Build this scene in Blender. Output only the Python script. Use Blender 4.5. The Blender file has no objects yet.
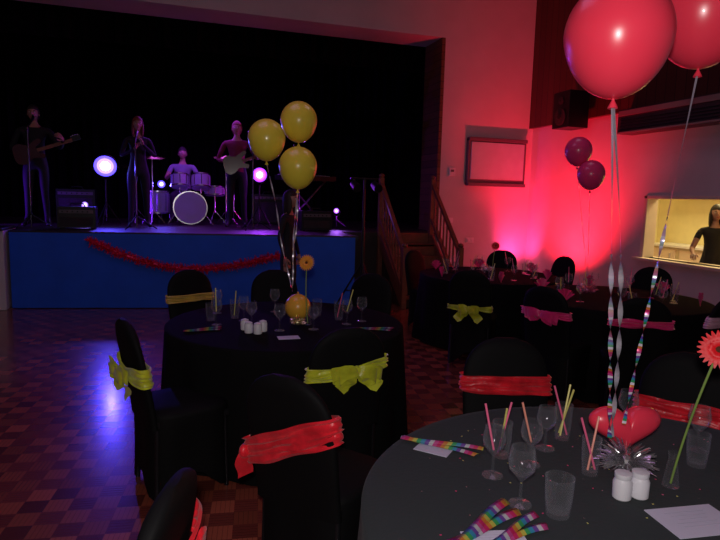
import bpy, bmesh, math, random
from mathutils import Vector, Matrix, noise
random.seed(7)
pi=math.pi
C18=math.cos(math.radians(18)); S18=math.sin(math.radians(18))
scene=bpy.context.scene
def W(a,b,z=0.0):            # floor-plan grid turned 18 degrees against the hall walls
    return Vector((C18*a+S18*b, -S18*a+C18*b, z))
def heading(da,db):
    v=W(da,db); return math.atan2(-v.x, v.y)

# ------------------------------------------------------------------ materials
MATS={}
def mat(name,col,rough=.5,metal=0,emit=None,es=0,spec=.5,coat=0,bump=0,bscale=30,var=0,vscale=6,sheen=0,sss=0,trans=0,alpha=1):
    if name in MATS: return MATS[name]
    m=bpy.data.materials.new(name); m.use_nodes=True
    nt=m.node_tree; p=nt.nodes['Principled BSDF']
    p.inputs['Base Color'].default_value=(*col,1)
    p.inputs['Roughness'].default_value=rough
    p.inputs['Metallic'].default_value=metal
    p.inputs['Specular IOR Level'].default_value=spec
    p.inputs['Coat Weight'].default_value=coat
    p.inputs['Sheen Weight'].default_value=sheen
    p.inputs['Transmission Weight'].default_value=trans
    p.inputs['Alpha'].default_value=alpha
    if sss:
        p.inputs['Subsurface Weight'].default_value=sss
        p.inputs['Subsurface Radius'].default_value=(.05,.02,.02)
    if emit:
        p.inputs['Emission Color'].default_value=(*emit,1); p.inputs['Emission Strength'].default_value=es
    tc=nt.nodes.new('ShaderNodeTexCoord')
    n=nt.nodes.new('ShaderNodeTexNoise'); n.inputs['Scale'].default_value=vscale; n.inputs['Detail'].default_value=4
    nt.links.new(tc.outputs['Object'],n.inputs['Vector'])
    if var:
        r=nt.nodes.new('ShaderNodeValToRGB')
        r.color_ramp.elements[0].color=(*[c*(1-var) for c in col],1); r.color_ramp.elements[1].color=(*[min(1,c*(1+var)) for c in col],1)
        r.color_ramp.elements[0].position=.3; r.color_ramp.elements[1].position=.7
        nt.links.new(n.outputs['Fac'],r.inputs['Fac']); nt.links.new(r.outputs['Color'],p.inputs['Base Color'])
    if bump:
        n2=nt.nodes.new('ShaderNodeTexNoise'); n2.inputs['Scale'].default_value=bscale; n2.inputs['Detail'].default_value=3
        nt.links.new(tc.outputs['Object'],n2.inputs['Vector'])
        b=nt.nodes.new('ShaderNodeBump'); b.inputs['Strength'].default_value=bump; b.inputs['Distance'].default_value=.02
        nt.links.new(n2.outputs['Fac'],b.inputs['Height']); nt.links.new(b.outputs['Normal'],p.inputs['Normal'])
    MATS[name]=m; return m

def glass_mat(name,tint=(1,1,1),base=.03,gl=.06):
    m=bpy.data.materials.new(name); m.use_nodes=True; nt=m.node_tree
    for n in list(nt.nodes): nt.nodes.remove(n)
    o=nt.nodes.new('ShaderNodeOutputMaterial'); mx=nt.nodes.new('ShaderNodeMixShader')
    t=nt.nodes.new('ShaderNodeBsdfTransparent'); t.inputs['Color'].default_value=(*tint,1)
    g=nt.nodes.new('ShaderNodeBsdfPrincipled'); g.inputs['Base Color'].default_value=(.75,.78,.85,1); g.inputs['Roughness'].default_value=gl; g.inputs['Metallic'].default_value=.6
    lw=nt.nodes.new('ShaderNodeLayerWeight'); lw.inputs['Blend'].default_value=.3
    pw=nt.nodes.new('ShaderNodeMath'); pw.operation='POWER'; pw.inputs[1].default_value=2.0
    ma=nt.nodes.new('ShaderNodeMath'); ma.operation='MULTIPLY_ADD'; ma.inputs[1].default_value=.9; ma.inputs[2].default_value=base
    nt.links.new(lw.outputs['Facing'],pw.inputs[0]); nt.links.new(pw.outputs[0],ma.inputs[0]); nt.links.new(ma.outputs[0],mx.inputs['Fac'])
    nt.links.new(t.outputs[0],mx.inputs[1]); nt.links.new(g.outputs[0],mx.inputs[2]); nt.links.new(mx.outputs[0],o.inputs['Surface'])
    return m

def stripes_mat(name,axis=0,scale=4.0,rough=.4,dim=1.0):
    m=bpy.data.materials.new(name); m.use_nodes=True; nt=m.node_tree; p=nt.nodes['Principled BSDF']; p.inputs['Roughness'].default_value=rough
    tc=nt.nodes.new('ShaderNodeTexCoord'); sp=nt.nodes.new('ShaderNodeSeparateXYZ'); nt.links.new(tc.outputs['Object'],sp.inputs[0])
    mu=nt.nodes.new('ShaderNodeMath'); mu.operation='MULTIPLY'; mu.inputs[1].default_value=scale; nt.links.new(sp.outputs[axis],mu.inputs[0])
    fr=nt.nodes.new('ShaderNodeMath'); fr.operation='FRACT'; nt.links.new(mu.outputs[0],fr.inputs[0])
    r=nt.nodes.new('ShaderNodeValToRGB'); r.color_ramp.interpolation='CONSTANT'
    cols=[(.75,.02,.15),(.8,.25,.04),(.75,.65,.1),(.05,.45,.15),(.05,.35,.6),(.2,.08,.45),(.7,.7,.75),(.75,.08,.35)]
    cols=[tuple(c*dim for c in q) for q in cols]
    e=r.color_ramp.elements; e[0].color=(*cols[0],1); e[1].position=1/8; e[1].color=(*cols[1],1)
    for i in range(2,8):
        x=e.new(i/8); x.color=(*cols[i],1)
    nt.links.new(fr.outputs[0],r.inputs['Fac']); nt.links.new(r.outputs['Color'],p.inputs['Base Color'])
    return m

def parquet():
    m=bpy.data.materials.new('parquet_wood'); m.use_nodes=True; nt=m.node_tree; p=nt.nodes['Principled BSDF']; L=nt.links
    def N(t): return nt.nodes.new(t)
    def M(op,a,b=None):
        n=N('ShaderNodeMath'); n.operation=op
        for i,v in enumerate([a,b]):
            if v is None: continue
            if isinstance(v,(int,float)): n.inputs[i].default_value=v
            else: L.new(v,n.inputs[i])
        return n.outputs[0]
    tc=N('ShaderNodeTexCoord'); mp=N('ShaderNodeMapping'); s=1/.118; mp.inputs['Scale'].default_value=(s,s,s); mp.inputs['Rotation'].default_value=(0,0,math.radians(8))
    mp.inputs['Location'].default_value=(100,100,.5)
    L.new(tc.outputs['Object'],mp.inputs['Vector'])
    ch=N('ShaderNodeTexChecker'); ch.inputs['Scale'].default_value=1; L.new(mp.outputs[0],ch.inputs['Vector'])
    sp=N('ShaderNodeSeparateXYZ'); L.new(mp.outputs[0],sp.inputs[0])
    fx=M('FRACT',M('MULTIPLY',sp.outputs[0],5)); fy=M('FRACT',M('MULTIPLY',sp.outputs[1],5))
    mx=N('ShaderNodeMix'); L.new(ch.outputs['Fac'],mx.inputs[0]); L.new(fx,mx.inputs[2]); L.new(fy,mx.inputs[3])
    gap=M('LESS_THAN',mx.outputs[0],.10)
    fl=N('ShaderNodeVectorMath'); fl.operation='FLOOR'; L.new(mp.outputs[0],fl.inputs[0])
    wn=N('ShaderNodeTexWhiteNoise'); L.new(fl.outputs[0],wn.inputs['Vector'])
    c1=N('ShaderNodeMix'); c1.data_type='RGBA'; L.new(ch.outputs['Fac'],c1.inputs[0]); c1.inputs[6].default_value=(.42,.10,.055,1); c1.inputs[7].default_value=(.23,.048,.034,1)
    c2=N('ShaderNodeMix'); c2.data_type='RGBA'; c2.blend_type='MULTIPLY'; c2.inputs[0].default_value=.5; L.new(c1.outputs[2],c2.inputs[6]); L.new(wn.outputs['Value'],c2.inputs[7])
    hs=N('ShaderNodeMix'); hs.data_type='RGBA'; L.new(M('MULTIPLY',gap,.6),hs.inputs[0]); L.new(c2.outputs[2],hs.inputs[6]); hs.inputs[7].default_value=(.04,.015,.012,1)
    L.new(hs.outputs[2],p.inputs['Base Color']); p.inputs['Roughness'].default_value=.27; p.inputs['Coat Weight'].default_value=.5; p.inputs['Coat Roughness'].default_value=.16
    nz=N('ShaderNodeTexNoise'); nz.inputs['Scale'].default_value=9; L.new(tc.outputs['Object'],nz.inputs['Vector'])
    bp=N('ShaderNodeBump'); bp.inputs['Strength'].default_value=.06; bp.inputs['Distance'].default_value=.01; L.new(nz.outputs['Fac'],bp.inputs['Height']); L.new(bp.outputs['Normal'],p.inputs['Normal'])
    return m

def boards_mat(name,c1,c2,period,axis,rough=.5):
    m=bpy.data.materials.new(name); m.use_nodes=True; nt=m.node_tree; p=nt.nodes['Principled BSDF']; p.inputs['Roughness'].default_value=rough
    tc=nt.nodes.new('ShaderNodeTexCoord'); sp=nt.nodes.new('ShaderNodeSeparateXYZ'); nt.links.new(tc.outputs['Object'],sp.inputs[0])
    mu=nt.nodes.new('ShaderNodeMath'); mu.operation='MULTIPLY'; mu.inputs[1].default_value=1/period; nt.links.new(sp.outputs[axis],mu.inputs[0])
    fr=nt.nodes.new('ShaderNodeMath'); fr.operation='FRACT'; nt.links.new(mu.outputs[0],fr.inputs[0])
    lt=nt.nodes.new('ShaderNodeMath'); lt.operation='LESS_THAN'; lt.inputs[1].default_value=.07; nt.links.new(fr.outputs[0],lt.inputs[0])
    fl=nt.nodes.new('ShaderNodeMath'); fl.operation='FLOOR'; nt.links.new(mu.outputs[0],fl.inputs[0])
    wn=nt.nodes.new('ShaderNodeTexWhiteNoise'); wn.noise_dimensions='1D'; nt.links.new(fl.outputs[0],wn.inputs['W'])
    mx=nt.nodes.new('ShaderNodeMix'); mx.data_type='RGBA'; nt.links.new(wn.outputs['Value'],mx.inputs[0]); mx.inputs[6].default_value=(*c1,1); mx.inputs[7].default_value=(*c2,1)
    m2=nt.nodes.new('ShaderNodeMix'); m2.data_type='RGBA'; nt.links.new(lt.outputs[0],m2.inputs[0]); nt.links.new(mx.outputs[2],m2.inputs[6]); m2.inputs[7].default_value=(c1[0]*.2,c1[1]*.2,c1[2]*.2,1)
    nt.links.new(m2.outputs[2],p.inputs['Base Color'])
    return m

BLK=mat('black_spandex',(.004,.004,.0045),.7,spec=.15)
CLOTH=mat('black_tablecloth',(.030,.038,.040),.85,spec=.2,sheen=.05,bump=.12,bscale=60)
CLOTHD=mat('black_tablecloth_shaded',(.007,.007,.0072),.95,spec=.06)  # same cloth, weaker light on the farther tables put into its colour
WALL=mat('painted_wall',(.62,.58,.60),.8,var=.05,vscale=2,bump=.05,bscale=25)
CEIL=mat('ceiling_paint',(.3,.28,.3),.9,var=.04)
KWALL=mat('kitchen_wall_paint',(.85,.74,.42),.8,var=.04)
DARKC=mat('stage_curtain_black',(.004,.0035,.005),.9,spec=.05,var=.3,vscale=3)
WOOD=boards_mat('proscenium_boards',(.13,.06,.03),(.18,.085,.04),.12,2)
PANEL=boards_mat('brown_wall_boards',(.06,.016,.010),(.085,.026,.016),.16,1)
STAIRW=mat('stair_wood',(.20,.07,.04),.45,var=.2,vscale=12)
BLUE=mat('blue_stage_skirt',(.010,.115,.78),.7,var=.08,vscale=3)
DECK=mat('stage_deck',(.03,.02,.018),.5,var=.2)
METAL=mat('chrome_metal',(.6,.6,.65),.25,1,var=.05)
DMETAL=mat('dark_chrome',(.12,.12,.15),.3,1,var=.05)
BMETAL=mat('black_metal',(.012,.012,.015),.4,.3,var=.1)
WHITE=mat('white_plastic',(.75,.74,.78),.45,var=.03)
PAPER=mat('white_paper',(.62,.60,.74),.8,var=.03)
GLASS=glass_mat('drinking_glass')
REDS=mat('red_organza',(.82,.015,.03),.35,var=.3,vscale=14,bump=.25,bscale=30,sheen=.15)
YELS=mat('lime_organza',(.62,.66,.03),.35,var=.25,vscale=14,bump=.25,bscale=30,sheen=.3)
PINKS=mat('pink_organza',(1,.03,.22),.35,var=.2,vscale=14,bump=.2,bscale=30,sheen=.3)
SILS=mat('silver_pink_organza',(.7,.38,.5),.35,var=.2,vscale=14,bump=.2,sheen=.3)
ORGS=mat('orange_organza',(.6,.42,.06),.35,var=.2,vscale=14,bump=.2,sheen=.3)
LRED=mat('red_latex',(1,.05,.10),.28,coat=.2,var=.03,sss=.25)
LYEL=mat('yellow_latex',(.95,.78,.07),.28,coat=.25,var=.03)
LPINK=mat('magenta_latex',(1,.05,.22),.28,coat=.25,var=.03)
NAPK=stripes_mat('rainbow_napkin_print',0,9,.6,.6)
NAPD=stripes_mat('rainbow_napkin_print_shaded',0,9,.6,.3)  # same print darkened, dim light on the middle table put into the colour
SILR=mat('silver_ribbon',(.75,.72,.8),.3,.6,var=.15,vscale=60)
TINS=mat('silver_tinsel',(.8,.8,.85),.18,.9,var=.3,vscale=90)
RTIN=mat('red_tinsel',(.9,.01,.08),.3,.2,var=.3,vscale=50)
GREEN=mat('stem_green',(.22,.35,.07),.5,var=.15)
PETR=mat('gerbera_red',(.85,.012,.02),.5,var=.12,vscale=40)
PETO=mat('gerbera_orange',(.9,.34,.03),.5,var=.12,vscale=40)
FCEN=mat('gerbera_centre',(.10,.03,.01),.8,bump=.5,bscale=200)
STP=mat('pink_straw',(.9,.15,.3),.4,var=.03); STY=mat('yellow_straw',(.8,.75,.2),.4,var=.03); STO=mat('orange_straw',(.9,.35,.25),.4,var=.03)
SKIN=mat('skin',(.44,.23,.17),.5,var=.08); HAIRD=mat('dark_hair',(.02,.012,.01),.6,var=.3,vscale=40); HAIRR=mat('auburn_hair',(.2,.05,.03),.6,var=.3,vscale=40)
SHBLK=mat('black_shirt',(.010,.010,.014),.8,var=.2); SHWHT=mat('grey_shirt',(.25,.25,.32),.8,var=.05); SHPNK=mat('red_shirt',(.2,.02,.05),.8,var=.1)
JEANS=mat('dark_trousers',(.012,.014,.025),.8,var=.2); SHOE=mat('black_shoes',(.01,.01,.01),.4,var=.1); LIP=mat('lips',(.4,.09,.09),.5,var=.05); EYE=mat('eye_white',(.7,.7,.7),.3,var=.02)

# ------------------------------------------------------------------ mesh builder
class B:
    def __init__(s,name): s.name=name; s.bm=bmesh.new(); s.mats=[]
    def mi(s,m):
        if m not in s.mats: s.mats.append(m)
        return s.mats.index(m)
    def _tag(s,verts,m):
        i=s.mi(m)
        for v in verts:
            for f in v.link_faces: f.material_index=i
    def box(s,c,sz,m,rot=None):
        M=Matrix.Translation(c)@(rot.to_4x4() if rot else Matrix())@Matrix.Diagonal((sz[0],sz[1],sz[2],1))
        r=bmesh.ops.create_cube(s.bm,size=1,matrix=M); s._tag(r['verts'],m)
    def cyl(s,p1,p2,r1,m,r2=None,seg=12):
        p1=Vector(p1);p2=Vector(p2); d=p2-p1; L=d.length
        if L<1e-6: return
        q=d.to_track_quat('Z','Y').to_matrix().to_4x4()
        r=bmesh.ops.create_cone(s.bm,cap_ends=True,segments=seg,radius1=r1,radius2=r1 if r2 is None else r2,depth=L,matrix=Matrix.Translation((p1+p2)/2)@q)
        s._tag(r['verts'],m)
    def ball(s,c,rad,m,rot=None,u=16,v=10):
        if isinstance(rad,(int,float)): rad=(rad,)*3
        M=Matrix.Translation(c)@(rot.to_4x4() if rot else Matrix())@Matrix.Diagonal((*rad,1))
        r=bmesh.ops.create_uvsphere(s.bm,u_segments=u,v_segments=v,radius=1,matrix=M); s._tag(r['verts'],m); return r['verts']
    def loft(s,rings,m,cap0=True,cap1=True,closed=True):
        i=s.mi(m); vs=[[s.bm.verts.new(p) for p in r] for r in rings]; n=len(rings[0])
        for a,b in zip(vs[:-1],vs[1:]):
            for k in range(n if closed else n-1):
                f=s.bm.faces.new((a[k],a[(k+1)%n],b[(k+1)%n],b[k])); f.material_index=i
        if closed and cap0: f=s.bm.faces.new(list(reversed(vs[0]))); f.material_index=i
        if closed and cap1: f=s.bm.faces.new(vs[-1]); f.material_index=i
    def lathe(s,prof,m,c=(0,0,0),seg=24,cap0=False,cap1=False,M=None):
        rings=[]
        for r,z in prof:
            ring=[Vector((r*math.cos(2*pi*k/seg),r*math.sin(2*pi*k/seg),z)) for k in range(seg)]
            if M: ring=[M@p for p in ring]
            rings.append([p+Vector(c) for p in ring])
        s.loft(rings,m,cap0,cap1)
    def tube(s,pts,r,m,seg=8):
        pts=[Vector(p) for p in pts]; rings=[]
        for i,p in enumerate(pts):
            d=(pts[min(i+1,len(pts)-1)]-pts[max(i-1,0)]).normalized()
            q=d.to_track_quat('Z','Y').to_matrix(); rr=r[i] if isinstance(r,(list,tuple)) else r
            rings.append([p+q@Vector((rr*math.cos(2*pi*k/seg),rr*math.sin(2*pi*k/seg),0)) for k in range(seg)])
        for a in range(1,len(rings)):
            best=min(range(seg),key=lambda o:(rings[a][o]-rings[a-1][0]).length)
            rings[a]=rings[a][best:]+rings[a][:best]
        s.loft(rings,m)
    def strip(s,pts,widths,m):
        s.loft([[Vector(p)-Vector(w),Vector(p),Vector(p)+Vector(w)] for p,w in zip(pts,widths)],m,closed=False)
    def prism(s,outline,depth,m,M=Matrix()):
        a=[M@Vector((x,y,-depth/2)) for x,y in outline]; b=[M@Vector((x,y,depth/2)) for x,y in outline]
        s.loft([a,b],m)
    def done(s,loc=(0,0,0),rotz=0,smooth=True,angle=35,bevel=0,parent=None):
        bmesh.ops.recalc_face_normals(s.bm,faces=s.bm.faces)
        me=bpy.data.meshes.new(s.name); s.bm.to_mesh(me); s.bm.free()
        for m in s.mats: me.materials.append(m)
        if smooth:
            try:
                me.shade_smooth()
                me.set_sharp_from_angle(angle=math.radians(angle))
            except Exception:
                for p in me.polygons: p.use_smooth=True
        o=bpy.data.objects.new(s.name,me); scene.collection.objects.link(o)
        o.location=loc; o.rotation_euler=(0,0,rotz)
        if bevel:
            b=o.modifiers.new('bevel','BEVEL'); b.width=bevel; b.segments=2; b.limit_method='ANGLE'
        if parent: o.parent=parent
        return o

# ------------------------------------------------------------------ room shell
PY=9.3; SX=6.25; CZ=5.6
def boxr(b,x0,x1,y0,y1,z0,z1,m): b.box(((x0+x1)/2,(y0+y1)/2,(z0+z1)/2),(x1-x0,y1-y0,z1-z0),m)
b=B('floor'); boxr(b,-7.2,9.6,-5.2,14.2,-.1,0,parquet()); b.done(smooth=False)
b=B('ceiling'); boxr(b,-7.2,9.6,-5.2,14.2,CZ,CZ+.1,CEIL); b.done(smooth=False)
b=B('wall_stage'); boxr(b,-7,-4.3,PY,PY+.7,0,CZ,WALL); boxr(b,4.44,SX,PY,PY+.7,0,CZ,WALL); boxr(b,-4.3,4.44,PY,PY+.7,4.32,CZ,WALL); b.done(smooth=False)
b=B('wall_right'); HY0,HY1,HZ0,HZ1=4.4,6.5,.88,1.73
boxr(b,SX,SX+.15,-5,HY0,0,CZ,WALL); boxr(b,SX,SX+.15,HY1,PY+.7,0,CZ,WALL); boxr(b,SX,SX+.15,HY0,HY1,0,HZ0,WALL); boxr(b,SX,SX+.15,HY0,HY1,HZ1,CZ,WALL); b.done(smooth=False)
b=B('wall_left'); boxr(b,-7.15,-7,-5,14,0,CZ,WALL); b.done(smooth=False)
b=B('wall_back'); boxr(b,-7.15,SX+.15,-5.15,-5,0,CZ,WALL); b.done(smooth=False)
b=B('wall_stage_rear'); boxr(b,-7,6.25,13.6,13.75,0,CZ,DARKC); b.done(smooth=False)
b=B('wall_kitchen_rear'); boxr(b,9.2,9.3,2.9,9.3,0,3,KWALL); b.done(smooth=False)
b=B('wall_kitchen_near'); boxr(b,6.4,9.2,2.8,2.9,0,3,KWALL); b.done(smooth=False)
b=B('wall_kitchen_far'); boxr(b,6.4,9.2,9.2,9.3,0,3,KWALL); b.done(smooth=False)
b=B('ceiling_kitchen'); boxr(b,6.4,9.3,2.8,9.3,3.0,3.1,KWALL); b.done(smooth=False)
b=B('trim_upper_panelling'); boxr(b,SX-.08,SX,-5,PY-.001,2.92,CZ,PANEL); b.done(smooth=False)
b=B('trim_proscenium_reveal'); boxr(b,4.38,4.44,PY,PY+.7,1.05,4.32,WOOD); boxr(b,-4.3,-4.24,PY,PY+.7,1.05,4.32,WOOD); b.done(smooth=False)
b=B('trim_hatch_frame'); FR=mat('hatch_frame_paint',(.75,.6,.5),.5,var=.05)
boxr(b,SX-.03,SX+.16,HY1-.06,HY1,HZ0,HZ1,FR); boxr(b,SX-.03,SX+.16,HY0,HY0+.06,HZ0,HZ1,FR); boxr(b,SX-.03,SX+.16,HY0,HY1,HZ1-.04,HZ1,FR); boxr(b,SX-.12,SX+.25,HY0-.05,HY1+.05,HZ0-.04,HZ0,FR); b.done(smooth=False,bevel=.005)
b=B('baseboard_stage'); boxr(b,4.44,SX,PY-.02,PY,0,.12,STAIRW); b.done(smooth=False)
b=B('baseboard_right'); boxr(b,SX-.02,SX,-5,PY-.03,0,.12,STAIRW); b.done(smooth=False)

def curtain(name,p0,p1,z0,z1,m,folds,amp,n=160):
    b=B(name); p0=Vector(p0);p1=Vector(p1); d=(p1-p0).normalized(); nn=Vector((-d.y,d.x))
    rings=[]
    for z in (z0,(z0+z1)/2,z1):
        r=[]
        for i in range(n+1):
            t=i/n; q=p0.lerp(p1,t)+nn*(amp*math.sin(2*pi*folds*t)+amp*.4*math.sin(2*pi*folds*2.3*t+1))
            r.append(Vector((q.x,q.y,z)))
        rings.append(r)
    b.loft(rings,m,closed=False); return b.done()
curtain('stage_curtain',(-6.8,13.1),(6.1,13.1),1.06,5.5,DARKC,60,.05,500)
curtain('stage_curtain',(5.0,10.3),(5.0,13.0),1.06,5.5,DARKC,14,.06)
curtain('stage_curtain',(-4.9,10.3),(-4.9,13.0),1.06,5.5,DARKC,14,.06)
curtain('stage_pelmet',(-6.0,10.2),(6.0,10.2),3.9,5.5,DARKC,50,.04,400)

# ------------------------------------------------------------------ stage platform
b=B('stage_platform')
def poly(b,pts,z0,z1,m): b.loft([[Vector((x,y,z0)) for x,y in pts],[Vector((x,y,z1)) for x,y in pts]],m)
poly(b,[(-2.06,8.79),(2.5,8.01),(2.5,9.29),(-2.06,9.29)],.0,.99,DECK)
poly(b,[(-4.23,PY+.01),(4.37,PY+.01),(4.37,10.0),(-4.23,10.0)],.0,1.05,DECK)
poly(b,[(-6.9,10.01),(6.2,10.01),(6.2,13.55),(-6.9,13.55)],.0,1.05,DECK)
poly(b,[(-2.08,8.74),(2.55,7.95),(2.55,9.3),(-2.08,9.3)],.99,1.05,DECK)
poly(b,[(2.55,8.9),(4.2,8.9),(4.2,9.3),(2.55,9.3)],.0,1.05,DECK)
b.done(smooth=False)
b=B('stage_skirt'); A=Vector((-2.06,8.74,0)); D=Vector((2.5,7.96,0)); d=(D-A).normalized(); nn=Vector((d.y,-d.x,0)); rings=[]
for z in (.01,.5,1.03):
    rings.append([A.lerp(D,i/200)+nn*(.022+.004*math.sin(i*.23)*(1.2-z)+.003*math.sin(i*.11))+Vector((0,0,z)) for i in range(201)])
b.loft(rings,BLUE,closed=False); b.done()
b=B('stage_end_block'); boxr(b,-4.28,-2.1,8.6,9.28,0,1.05,WALL); boxr(b,-4.3,-2.1,8.56,9.28,1.05,1.09,DECK); b.done(smooth=False,bevel=.01)
b=B('red_garland')
def skp(s,z): return A.lerp(D,s)+nn*.06+Vector((0,0,z))
pts=[]
for i in range(61):
    t=i/60; s=.225+.56*t; z=(.93-.16*t)-.33*math.sin(pi*min(1,t*1.02))*1.0*(1-.25*t)
    pts.append(skp(s,z))
b.tube(pts,.02,RTIN,6)
for p in pts:
    for k in range(40):
        dr=Vector((random.gauss(0,1),random.gauss(0,1),random.gauss(0,1))).normalized(); p_=p+Vector((random.uniform(-.03,.03),0,0)); e=p_+dr*random.uniform(.04,.09)
        if (e-A).dot(nn)<.03: continue
        w=dr.orthogonal()*.007; b.strip([p_,e],[w,w*.6],RTIN)
b.done(smooth=False)
b=B('stage_stairs')
n=6; run=.22; X0,X1=3.2,4.1
for i in range(n-1):
    z=1.05-(i+1)*.175; y1=8.89-i*run; y0=y1-run
    b.box(((X0+X1)/2,(y0+y1)/2-.012,z-.02),(X1-X0,run+.02,.04),STAIRW)
    b.box(((X0+X1)/2,y1-.012,z+.085-.0),(X1-X0-.04,.02,.17),STAIRW)
    b.box(((X0+X1)/2,(y0+y1)/2,max(.01,z/2-.02)),(X1-X0-.08,run-.02,max(.02,z-.06)),DECK)
yb=8.9-(n-1)*run
for X in (X0,X1):
    p0=Vector((X,8.86,.95)); p1=Vector((X,yb-.0,.12))
    dirv=(p1-p0); M=dirv.to_track_quat('Y','Z').to_matrix(); b.box((p0+p1)/2,(.04,dirv.length,.2),STAIRW,M)
    for yy,zz,hh in ((8.85,0,1.93),(yb-.03,.0,.9)):
        b.box((X,yy,hh/2),(.075,.075,hh),STAIRW); b.ball((X,yy,hh+.03),(.045,.045,.035),STAIRW)
    for off in (.80,.25):
        q0=Vector((X,8.85,1.05+off)); q1=Vector((X,yb-.03,.0+off)); dv=q1-q0
        b.box((q0+q1)/2,(.06,dv.length,.05),STAIRW,dv.to_track_quat('Y','Z').to_matrix())
    for i in range(1,9):
        t=i/9; y=8.85+(yb-.03-8.85)*t; z=1.05*(1-t); b.cyl((X,y,z+.25),(X,y,z+.80),.016,STAIRW,seg=8)
b.done(bevel=.004)

# ------------------------------------------------------------------ wall things
b=B('wall_display_case'); G=mat('grey_frame',(.12,.1,.12),.5,var=.05); SC=mat('shutter_panel',(.42,.60,.62),.6,var=.05)
boxr(b,4.92,6.08,PY-.09,PY,1.88,2.68,G); boxr(b,4.97,6.03,PY-.11,PY-.085,1.98,2.62,SC)
boxr(b,4.92,6.08,PY-.13,PY-.02,1.86,1.92,G); boxr(b,4.92,6.08,PY-.13,PY-.02,2.64,2.70,G); b.done(smooth=False,bevel=.006)
b=B('light_switch'); boxr(b,4.62,4.72,PY-.02,PY,1.2,1.29,WHITE); boxr(b,4.65,4.69,PY-.03,PY-.015,1.22,1.27,WHITE); b.done(smooth=False,bevel=.003)
b=B('wall_socket'); boxr(b,5.0,5.15,PY-.02,PY,.85,.94,WHITE); boxr(b,5.02,5.06,PY-.028,PY-.015,.87,.92,WHITE); boxr(b,5.09,5.13,PY-.028,PY-.015,.87,.92,WHITE); b.done(smooth=False,bevel=.003)
b=B('wall_thermostat'); boxr(b,4.6,4.72,PY-.03,PY,2.02,2.16,WHITE); boxr(b,4.63,4.69,PY-.035,PY-.025,2.09,2.13,G); b.done(smooth=False,bevel=.003)
b=B('wall_loudspeaker'); boxr(b,5.72,6.08,7.6,8.0,2.75,3.3,BMETAL); boxr(b,6.08,6.17,7.75,7.85,2.95,3.1,BMETAL)
GR=mat('speaker_grille',(.03,.03,.035),.7,bump=.6,bscale=300)
for z,r in ((2.92,.13),(3.16,.06)):
    b.cyl((5.72,7.8,z),(5.705,7.8,z),r,GR,seg=24); b.cyl((5.70,7.8,z),(5.69,7.8,z),r*.35,BMETAL,seg=16)
b.done(bevel=.01)
b=B('air_conditioner'); AC=mat('ac_casing',(.05,.03,.035),.5,var=.05); boxr(b,5.98,SX-.004,4.9,6.85,2.58,2.91,AC); ACT=mat('ac_trim',(.3,.2,.2),.5,var=.05); boxr(b,5.965,6.0,4.92,6.83,2.82,2.89,ACT); boxr(b,5.96,5.99,4.92,6.83,2.58,2.60,ACT)
for i in range(4): boxr(b,5.97,5.985,4.95,6.8,2.63+i*.04,2.642+i*.04,BMETAL)
b.done(smooth=False)

def par_can(name,loc,target,lens_col,es,r=.09,L=.2,energy=0,spot=1.2,stand=None,lr=.05,blend=.6,core=None):
    loc=Vector(loc); d=(Vector(target)-loc).normalized(); M=d.to_track_quat('Z','Y').to_matrix().to_4x4()
    k=len(MATS)
    rim=mat(name+'_lens_rim_%d'%k,lens_col,.3,emit=lens_col,es=es*.3); mid=mat(name+'_lens_mid_%d'%k,lens_col,.3,emit=lens_col,es=es)  # emission graded from core to rim, imitates a glare halo on the lens
    cc=core or tuple(min(1,c*.6+.4) for c in lens_col); cor=mat(name+'_lens_core_%d'%k,cc,.3,emit=cc,es=max(es,1.5))
    b=B(name)
    b.lathe([(r*.6,-L),(r*.9,-L*.8),(r,-L*.3),(r,.02),(r*.95,.02),(r*.94,-.005)],BMETAL,seg=24,cap0=True,M=M)
    b.lathe([(r*.94,-.004),(r*.7,.0)],rim,seg=24,M=M); b.lathe([(r*.7,.0),(r*.42,.004)],mid,seg=24,M=M); b.lathe([(r*.42,.004),(r*.2,.008)],cor,seg=24,cap1=True,M=M)
    side=M.to_3x3()@Vector((1,0,0)); side.z=0; side.normalize()
    b.tube([side*r-d*L*.3,side*(r+.03)-d*L*.3-Vector((0,0,.05)),-d*L*.3-Vector((0,0,r+.06)),-side*(r+.03)-d*L*.3-Vector((0,0,.05)),-side*r-d*L*.3],.008,BMETAL,6)
    if stand is not None:
        base=-(loc.z-stand)+.012; c=-d*L*.3
        b.cyl(c+Vector((0,0,-(r+.05))),Vector((c.x,c.y,base+.06)),.014,BMETAL)
        for k in range(3):
            a=k*2*pi/3+.3; b.cyl(Vector((c.x,c.y,min(base+.35,-(r+.1)))),Vector((c.x+.22*math.cos(a),c.y+.22*math.sin(a),base)),.01,BMETAL,seg=8)
    o=b.done(loc)
    if energy:
        l=bpy.data.lights.new(name+'_beam','SPOT'); l.energy=energy; l.color=lens_col; l.spot_size=spot; l.spot_blend=blend; l.shadow_soft_size=lr
        lo=bpy.data.objects.new(name+'_beam',l); scene.collection.objects.link(lo); lo.parent=o; lo.location=d*.06; lo.rotation_euler=(-d).to_track_quat('Z','Y').to_euler()
    return o
par_can('uplighter',(5.72,8.85,.35),(6.12,9.3,1.15),(1,.03,.16),20,energy=120,spot=1.6,stand=0,blend=1)
par_can('uplighter',(5.35,7.75,.3),(6.3,8.05,2.2),(1,.012,.035),20,energy=560,spot=2.0,stand=0,blend=1)
par_can('added_side_spot',(-1.02,10.3,2.0),(-.6,3.5,0),(.08,.05,1),13,r=.18,energy=95,spot=1.5,stand=1.05,core=(.45,.65,1))
par_can('added_side_spot',(1.46,10.3,1.95),(.8,1,1),(.35,.04,1),8,r=.13,energy=70,spot=1.5,stand=1.05,core=(.8,.5,1))
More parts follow.
